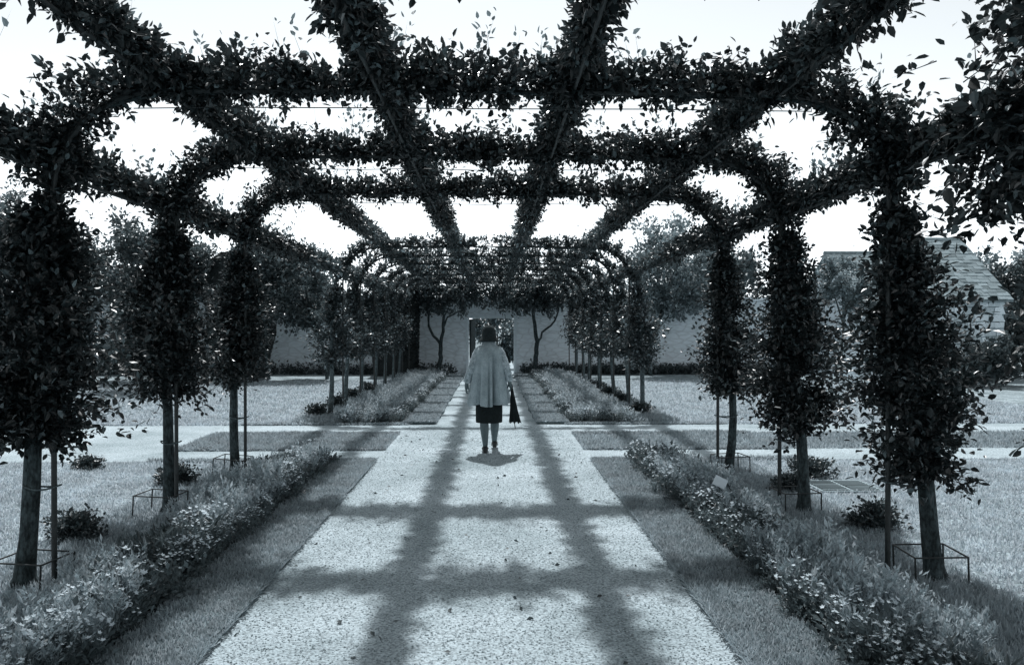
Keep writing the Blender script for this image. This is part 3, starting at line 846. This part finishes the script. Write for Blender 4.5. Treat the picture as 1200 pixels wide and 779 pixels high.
# left of the pergola
bg_tree('broadleaf_tree', -12.6, 22.0, 5.0, 2.1, 'grey-green broadleaf tree at the lawn edge behind the thick-trunked tree', 'tree_leaf', zlow=.7, n=420, k=20, seed=11)
bg_tree('round_shrub', -8.6, 20.5, 2.5, 1.15, 'round leafy shrub on the lawn in front of the clipped yew', 'tree_leaf', zlow=.02, n=300, k=20, L=.09, trunk=.05, seed=12, cat='shrub')
bg_tree('broadleaf_tree', -10.3, 25.0, 4.9, 1.5, 'leafy tree rising behind the round shrub', 'tree_leaf', zlow=1.0, n=320, k=18, seed=13)
bg_tree('small_tree', -5.12, 25.0, 4.0, 1.2, 'small tree against the white wall between the two yews', 'tree_leaf', zlow=1.35, n=240, k=18, L=.12, seed=14, trunk=.06, off=-.75)
bg_tree('small_tree', -6.9, 25.0, 4.4, 1.0, 'darker small tree leaning over the wide clipped yew', 'tree_leaf', zlow=2.2, n=200, k=16, L=.12, seed=15, trunk=.06)
bg_tree('broadleaf_tree', -16.5, 26.0, 5.6, 2.6, 'dark broadleaf tree at the far end of the lawn, yew side', 'tree_leaf', zlow=.6, n=380, k=18, L=.15, seed=16)
bg_tree('broadleaf_tree', -14.0, 34.0, 5.3, 2.4, 'tree behind the wall above the leafy tree by the round shrub', 'tree_leaf', zlow=1.0, n=300, k=16, L=.18, seed=17)
bg_tree('broadleaf_tree', -8.8, 33.5, 4.5, 2.2, 'tree behind the wall above the wide clipped yew', 'tree_leaf', zlow=1.0, n=260, k=16, L=.18, seed=18)
bg_tree('broadleaf_tree', -20.5, 23.0, 5.2, 2.4, 'broadleaf tree at the outer lawn edge, yew side', 'tree_leaf', zlow=.5, n=300, k=16, L=.15, seed=29)
# right of the pergola
bg_tree('broadleaf_tree', 5.35, 26.6, 5.1, 1.7, 'pale spreading tree leaning over the white wall, barn side', 'pale_leaf', zlow=1.75, n=340, k=18, L=.13, seed=21, trunk=.07, off=.9)
bg_tree('broadleaf_tree', 9.0, 31.5, 4.9, 2.0, 'tree behind the wall next to the whitewashed outbuilding', 'tree_leaf', zlow=1.2, n=300, k=16, L=.16, seed=22)
bg_tree('small_tree', 10.6, 23.6, 3.7, .75, 'small pale tree before the gable of the whitewashed outbuilding', 'pale_leaf', zlow=2.05, n=150, k=16, L=.10, seed=23, trunk=.05)
bg_tree('round_shrub', 13.35, 21.6, 1.15, 1.05, 'dark spreading shrub at the foot of the stone barn', 'clump', zlow=.02, n=240, k=18, L=.10, seed=24, trunk=.05, cat='shrub')
bg_tree('round_shrub', 14.2, 21.9, 1.25, .55, 'small paler shrub beside the dark one at the barn corner', 'tree_leaf', zlow=.05, n=120, k=16, L=.10, seed=25, trunk=.04, cat='shrub')
bg_tree('broadleaf_tree', 17.4, 25.4, 3.9, 1.5, 'dark tree past the far corner of the stone barn', 'clump', zlow=.2, n=320, k=18, L=.13, seed=26)
bg_tree('broadleaf_tree', 19.8, 31.0, 4.6, 2.2, 'pale tree behind the stone barn', 'pale_leaf', zlow=.8, n=280, k=16, L=.16, seed=27)
bg_tree('broadleaf_tree', 22.5, 24.0, 5.0, 2.3, 'broadleaf tree at the outer lawn edge, barn side', 'tree_leaf', zlow=.4, n=300, k=16, L=.15, seed=28)

# clipped yews
def yew(x, y, w, d, h, taper, label, seed):
    rg = np.random.default_rng(seed)
    t = thing('clipped_yew', (x, y, 0), label, 'topiary', 'clipped dark yews against the wall')
    zz = np.array([0, .5, 1.4, h * .7, h * .93, h]); f = np.array([taper, taper + .05, .95, 1.0, .93, .55])
    th = np.linspace(0, 6.28318, 22, endpoint=False)
    def ring(z, g): return np.stack([np.sign(np.cos(th)) * np.abs(np.cos(th)) ** .6 * w * g, np.sign(np.sin(th)) * np.abs(np.sin(th)) ** .6 * d * g, np.full(22, z)], -1)
    V = np.concatenate([ring(a, b) for a, b in zip(zz, f)]); i = np.arange(5)[:, None] * 22; j = np.arange(22)[None]; k = (j + 1) % 22
    mb = MB().add(V, np.stack([i + j, i + k, i + 22 + k, i + 22 + j], -1).reshape(-1, 4), smooth=True); mb.add(ring(h, .55), np.arange(22)[None])
    mb.build('body', M['yew'], t)
    n = 9000; a = rg.uniform(0, 6.28, n); z = rg.uniform(.02, h, n); g = np.interp(z, zz, f)
    P = np.stack([np.sign(np.cos(a)) * np.abs(np.cos(a)) ** .6 * w * g, np.sign(np.sin(a)) * np.abs(np.sin(a)) ** .6 * d * g, z], -1)
    D = nrm(P * np.array([1 / w, 1 / d, .1])) + rand_dirs(rg, n) * .8
    mb = MB(); leaves(mb, P - nrm(D) * .02, D, .07, rg, w=.4, fine=False)
    tag(mb.build('clipped_face', M['yew'], t), kind='stuff')
yew(-7.95, 25.8, 1.06, .8, 4.0, .70, 'wide dark clipped yew narrowing to its foot, beside the round shrub', 31)
yew(-3.15, 26.9, .80, .6, 3.3, .88, 'narrow dark clipped yew at the end of the far tree row', 32)

# forked trees trained on the end wall
def wall_tree(x, limbs, label, seed):
    rg = np.random.default_rng(seed)
    t = thing('wall_tree', (x, 27.1, 0), label, 'tree', 'forked trees at the end wall')
    for nm, pts, rd in limbs:
        mb = MB(); P, _ = along(pts, np.linspace(0, plen(pts), 10)); tube(mb, P + rg.normal(0, .012, P.shape), np.linspace(rd[0], rd[1], 10), 8)
        mb.build(nm, M['bark'], t)
    n = 360
    B = np.stack([rg.normal(0, .95, n), rg.uniform(-.5, .3, n), rg.uniform(2.25, 3.1, n)], -1)
    B[:, 2] += .06 * B[:, 0] ** 2
    D = rand_dirs(rg, n)
    mb = MB(); spur_leaves(mb, B, D, .30, 26, .11, rg, spread=.06, fine=False, up=-.05)
    tag(mb.build('crown', M['tree_leaf'], t), kind='stuff')
wall_tree(-1.72, [('trunk', [(0, 0, -.02), (.05, 0, .6), (.06, 0, 1.08)], (.085, .065)), ('limb', [(.06, 0, 1.05), (-.18, 0, 1.35), (-.34, 0, 1.65), (-.36, 0, 2.1), (-.5, 0, 2.6)], (.05, .03)),
                  ('limb', [(.06, 0, 1.05), (.14, 0, 1.5), (.18, 0, 2.2), (.2, 0, 3.0)], (.06, .03)), ('limb', [(.15, 0, 1.6), (.3, -.03, 1.95), (.75, -.05, 2.2)], (.035, .02))],
          'dark forked tree with upright limbs on the wall beside the doorway, yew side', 41)
wall_tree(1.55, [('trunk', [(0, 0, -.02), (.03, 0, .6), (.07, 0, 1.1)], (.09, .07)), ('limb', [(.07, 0, 1.08), (0, 0, 1.6), (-.07, 0, 2.2), (-.1, 0, 3.0)], (.07, .035)),
                 ('limb', [(.07, 0, 1.08), (.2, 0, 1.25), (.26, 0, 1.5), (.6, -.05, 1.7), (.8, -.05, 2.15), (.85, -.05, 2.6)], (.04, .022))],
          'dark forked tree with one crooked side limb on the wall, barn side', 42)
# sunlit shrub seen through the doorway
bg_tree('round_shrub', .25, 31.2, 2.3, .9, 'leafy shrub seen through the open doorway', 'tree_leaf', zlow=.1, n=150, k=14, L=.13, seed=43, trunk=.05, cat='shrub')

# low planting at the foot of the wall
mb = MB(); n = 1500
xs = np.concatenate([rng.uniform(-22, -1.2, n), rng.uniform(1.2, 11, n)])
B = np.stack([xs, rng.uniform(27.1, 27.9, 2 * n), np.zeros(2 * n)], -1)
D = rng.normal(0, .45, (2 * n, 3)); D[:, 2] = 1; D = nrm(D)
spur_leaves(mb, B, D, rng.uniform(.12, .38, 2 * n), 9, .09, rng, spread=.04, fine=False, up=.1, t0=.02)
tag(mb.build('wall_foot_planting', M['clump']), 'low dark ground cover along the foot of the white wall', kind='stuff')

# distant woodland
mb = MB(); n = 2600
a = rng.uniform(-1.35, 1.35, n); rr = rng.uniform(70, 95, n)
B = np.stack([rr * np.sin(a), rr * np.cos(a), rng.uniform(0, 1, n) * (5.2 + 1.4 * np.sin(a * 23) + 1.0 * np.sin(a * 51 + 1))], -1)
spur_leaves(mb, B, rand_dirs(rng, n), 1.3, 14, .55, rng, spread=.35, fine=False)
tag(mb.build('distant_woodland', M['tree_leaf']), 'far-off belt of trees beyond the garden', kind='stuff')

# ------------------------------------------------------------------ the woman
def loft(mb, rings, mat=0, cap=(True, True)):
    rings = [np.asarray(r_, float) for r_ in rings]; n = len(rings[0]); m = len(rings)
    V = np.concatenate(rings); i = np.arange(m - 1)[:, None] * n; j = np.arange(n)[None]; k = (j + 1) % n
    mb.add(V, np.stack([i + j, i + k, i + n + k, i + n + j], -1).reshape(-1, 4), mat=mat, smooth=True)
    if cap[0]: mb.add(rings[0][::-1], np.arange(n)[None], mat=mat, smooth=True)
    if cap[1]: mb.add(rings[-1], np.arange(n)[None], mat=mat, smooth=True)
def coat_ring(z, rx, ry, f, q, n=200):
    th = np.linspace(0, 2 * np.pi, n, endpoint=False)
    rg = np.random.default_rng(5)
    c = np.sort(rg.uniform(0, 6.28, 13)); w = rg.uniform(.07, .15, 13); a = rg.uniform(.5, 1.3, 13)
    g = np.ones(n)
    for ci, wi, ai in zip(c, w, a):
        d = (th - ci + np.pi) % (2 * np.pi) - np.pi
        g -= f * ai * 1.6 * np.exp(-(d / wi) ** 2)
        g += f * ai * .6 * np.exp(-((d - 2 * wi) / wi) ** 2)
    d = (th - 4.712 + np.pi) % (2 * np.pi) - np.pi
    g -= f * 1.5 * np.exp(-(d / .05) ** 2)
    return np.stack([rx * g * np.cos(th), ry * g * np.sin(th), z + .004 * q / 11 * np.cos(th) + .006 * f * 10 * np.sin(th * 5)], -1)
def ell(cx, cy, z, rx, ry, n=48, fold=0, k=11, ph=0.0, tilt=0.0):
    th = np.linspace(0, 2 * np.pi, n, endpoint=False)
    g = 1 + fold * (1.2 * np.abs(np.cos(k * .5 * th + ph)) - .8) + fold * .5 * np.cos((k + 3) * th + 2 * ph)
    return np.stack([cx + rx * g * np.cos(th), cy + ry * g * np.sin(th), z + tilt * np.cos(th) + 0 * th], -1)

M['wool'] = surf('grey_wool', 0.34, 0.50, scale=9, fine=140, fine_amt=0.3, bump=0.3, bdist=.004)
M['sleeve'] = surf('pale_knit_sleeve', 0.30, 0.70, scale=24, fine=80, fine_amt=0.4, bump=0.4, bdist=.005)
M['dark_cloth'] = surf('dark_cloth', 0.012, 0.022, scale=30, rough=.95, bump=.15)
M['felt'] = surf('dark_felt', 0.018, 0.035, scale=40, rough=.95, bump=.15)
M['stocking'] = surf('stocking', 0.13, 0.17, scale=30, rough=.6, bump=.02)
M['shoe'] = surf('dark_leather', 0.012, 0.02, scale=20, rough=.4, bump=.05, spec=.5)
WX, WYY = 0.055, 10.2
lady = thing('person', (WX, WYY, .004), 'person in pale flared cape coat, dark hat and skirt walking away along the path', 'person')

# continuous body
bv = {'pel': (0, 0, .88), 'sp': (0, .0, 1.06), 'ch': (0, .01, 1.25), 'nk': (0, .01, 1.385), 'hd0': (0, .02, 1.44), 'hd1': (0, .02, 1.52), 'hd2': (0, .015, 1.575),
      'lh': (-.08, 0, .84), 'lk': (-.065, -.02, .47), 'lc': (-.057, -.055, .33), 'la': (-.045, -.03, .10), 'lt': (-.05, .09, .045),
      'rh': (.08, 0, .84), 'rk': (.075, .15, .49), 'rc': (.075, .19, .33), 'ra': (.07, .26, .115), 'rt': (.075, .39, .045),
      'ls': (-.13, .01, 1.315), 'le': (-.215, -.02, 1.09), 'lw': (-.285, .03, .885), 'lp': (-.29, .045, .83),
      'rs': (.13, .01, 1.315), 're': (.21, -.03, 1.10), 'rw': (.265, .03, .91), 'rp': (.275, .045, .855)}
br = dict(pel=.115, sp=.10, ch=.11, nk=.05, hd0=.068, hd1=.082, hd2=.055, lh=.085, lk=.052, lc=.064, la=.036, lt=.032, rh=.085, rk=.052, rc=.064, ra=.036, rt=.032,
          ls=.055, le=.042, lw=.026, lp=.03, rs=.055, re=.042, rw=.026, rp=.03)
be = [('pel', 'sp'), ('sp', 'ch'), ('ch', 'nk'), ('nk', 'hd0'), ('hd0', 'hd1'), ('hd1', 'hd2'), ('pel', 'lh'), ('lh', 'lk'), ('lk', 'lc'), ('lc', 'la'), ('la', 'lt'), ('pel', 'rh'), ('rh', 'rk'), ('rk', 'rc'), ('rc', 'ra'), ('ra', 'rt'),
      ('ch', 'ls'), ('ls', 'le'), ('le', 'lw'), ('lw', 'lp'), ('ch', 'rs'), ('rs', 're'), ('re', 'rw'), ('rw', 'rp')]
for sd_, sx in (('l', -1), ('r', 1)):
    px, py, pz = bv[sd_ + 'p']
    for q in range(4):
        a_ = (px + sx * .004, py - .03 + q * .02, pz - .03); b_ = (px + sx * .002, py - .032 + q * .021, pz - .065 + .006 * abs(q - 1.5)); c_ = (px - sx * .02, py - .03 + q * .02, pz - .085 + .006 * abs(q - 1.5))
        for nm, p_ in (('a', a_), ('b', b_), ('c', c_)):
            bv[f'{sd_}f{q}{nm}'] = p_; br[f'{sd_}f{q}{nm}'] = .0095 if nm != 'c' else .008
        be += [(sd_ + 'p', f'{sd_}f{q}a'), (f'{sd_}f{q}a', f'{sd_}f{q}b'), (f'{sd_}f{q}b', f'{sd_}f{q}c')]
    bv[sd_ + 'ta'] = (px - sx * .025, py + .03, pz - .005); bv[sd_ + 'tb'] = (px - sx * .035, py + .045, pz - .04)
    br[sd_ + 'ta'] = .011; br[sd_ + 'tb'] = .009
    be += [(sd_ + 'p', sd_ + 'ta'), (sd_ + 'ta', sd_ + 'tb')]
keys = list(bv); ki = {k_: n_ for n_, k_ in enumerate(keys)}
me = bpy.data.meshes.new('body'); me.from_pydata([bv[k_] for k_ in keys], [(ki[a_], ki[b_]) for a_, b_ in be], [])
body = bpy.data.objects.new('body', me); COL.objects.link(body); body.parent = lady
md = body.modifiers.new('skin', 'SKIN'); md.use_smooth_shade = True
for n_, k_ in enumerate(keys):
    sv = me.skin_vertices[0].data[n_]; sv.radius = (br[k_], br[k_]); sv.use_root = (k_ == 'pel')
body.modifiers.new('subd', 'SUBSURF').levels = 2
body.modifiers['subd'].render_levels = 2
me.materials.append(M['stocking'])
# face and ears belong to the head (turned away from the viewer)
mb = MB()
loft(mb, [ell(0, .10 + d_, 1.50 - d_ * 1.5 + 0 * d_, .012 * g_, .012 * g_, 8) for d_, g_ in ((0, 1), (.004, 1.1), (.012, .8))]); mb.build('nose', M['stocking'], lady)
for sx in (-1, 1):
    mb = MB(); loft(mb, [ell(sx * .082, .01, z_, .012, .02 * g_, 10) for z_, g_ in ((1.455, .4), (1.475, .9), (1.50, 1.0), (1.515, .5))]); mb.build('ear', M['stocking'], lady)
# coat: flared cape, folds opening to the hem
mb = MB()
prof = [(1.41, .060, .060, 0), (1.395, .072, .07, 0), (1.38, .085, .078, 0), (1.36, .115, .088, 0), (1.335, .148, .10, .0), (1.30, .170, .115, .008), (1.20, .184, .135, .018), (1.05, .203, .155, .034),
        (.90, .222, .172, .05), (.76, .240, .187, .065), (.66, .251, .196, .075), (.612, .256, .20, .08)]
loft(mb, [coat_ring(z_, rx_, ry_ * 1.08, f_ * 3.0, q) for q, (z_, rx_, ry_, f_) in enumerate(prof)][::-1], cap=(False, True))
mb.build('coat', M['wool'], lady)
mb = MB(); loft(mb, [ell(0, .005, z_, rx_, ry_, 40) for z_, rx_, ry_ in ((1.365, .105, .09), (1.385, .088, .08), (1.425, .080, .076), (1.43, .07, .066))]); mb.build('collar', M['wool'], lady)
def sleeve(sx, pts, rd, mat, nm):
    mb = MB(); P, _ = along(pts, np.linspace(0, plen(pts), 12)); tube(mb, P, np.interp(np.linspace(0, 1, 12), np.linspace(0, 1, len(rd)), rd), 18, wob=.03, rng=rng)
    mb.build(nm, mat, lady)
sleeve(-1, [(-.125, .01, 1.325), (-.16, .0, 1.25), (-.22, -.02, 1.08), (-.285, .03, .90)], (.05, .055, .055, .048), M['sleeve'], 'sleeve')
sleeve(1, [(.125, .01, 1.325), (.16, .0, 1.25), (.215, -.03, 1.09), (.265, .03, .92)], (.05, .055, .056, .048), M['sleeve'], 'sleeve')
mb = MB(); loft(mb, [ell(0, .03, z_, rx_, ry_, 40, .02, 5) for z_, rx_, ry_ in ((.385, .168, .15), (.40, .170, .152), (.55, .172, .15), (.80, .165, .14), (.95, .12, .11))]); mb.build('skirt', M['dark_cloth'], lady)
# hat: bell crown with a narrow turned-down brim
mb = MB(); loft(mb, [ell(0, .015, z_, rx_, ry_, 32) for z_, rx_, ry_ in ((1.424, .100, .115), (1.418, .132, .148), (1.430, .130, .146), (1.462, .108, .124), (1.478, .099, .114), (1.50, .0905, .106), (1.55, .087, .10), (1.59, .077, .09), (1.615, .055, .066), (1.628, .025, .03))]); mb.build('hat', M['felt'], lady)
mb = MB(); loft(mb, [ell(0, .012, z_, rx_, ry_, 24) for z_, rx_, ry_ in ((1.415, .055, .05), (1.44, .078, .075), (1.475, .085, .092))]); mb.build('hair', M['felt'], lady)
for (cx, cy, cz, pit) in ((-.048, -.05, 0.0, 0.0), (.073, .235, 0.0, .28)):
    mb = MB(); rings = []
    for f_, w_, h_ in ((0, .022, .036), (.02, .040, .066), (.07, .042, .072), (.13, .044, .054), (.19, .046, .040), (.225, .034, .028), (.24, .012, .014)):
        th = np.linspace(0, 6.28318, 14, endpoint=False)
        zc = h_ * .5 + .016
        y_ = f_ - .02; lift = max(0.0, .15 - f_) * pit
        rings.append(np.stack([cx + w_ * np.cos(th), np.full(14, cy + y_), cz + lift + zc + (h_ * .5 + .002) * np.sin(th)], -1))
    loft(mb, rings[::-1]); sh = mb.build('shoe', M['shoe'], lady)
    hb = MB(); box(hb, cx - .022, cx + .022, cy - .015, cy + .03, -.003 + .15 * pit * .8, .03 + .15 * pit); hb.build('heel', M['shoe'], sh)
# umbrella hanging from the right hand
um = thing('umbrella', (WX + .29, WYY + .045, .34), 'dark loosely furled umbrella hanging from the walking person\'s hand', 'umbrella')
U0 = .34
mb = MB(); tube(mb, [(-.015, 0, .62), (-.005, 0, .40), (.015, 0, .2), (.05, 0, -.035)], .0055, 8); mb.build('shaft', M['iron'], um)
mb = MB()
rings = []
for z_, r_, f_ in ((.54, .009, 0), (.46, .016, .12), (.34, .032, .2), (.2, .046, .3), (.10, .060, .36), (.05, .066, .42)):
    c_ = np.interp(z_, [0, .4, .62], [.035, .0, -.015]); 
    rings.append(ell(c_ + .012, 0, z_, r_, r_ * .55, 48, f_, 8, .3) + np.stack([np.zeros(48), np.zeros(48), -.35 * r_ * np.clip(np.cos(8 * np.linspace(0, 6.283, 48, endpoint=False) + .3), 0, 1)], -1))
loft(mb, rings[::-1], cap=(False, True)); mb.build('canopy', M['dark_cloth'], um)
mb = MB(); tube(mb, [(-.015, 0, .61), (-.02, 0, .66), (-.015, .02, .69), (0, .035, .68)], .010, 8); mb.build('handle', M['timber'], um)
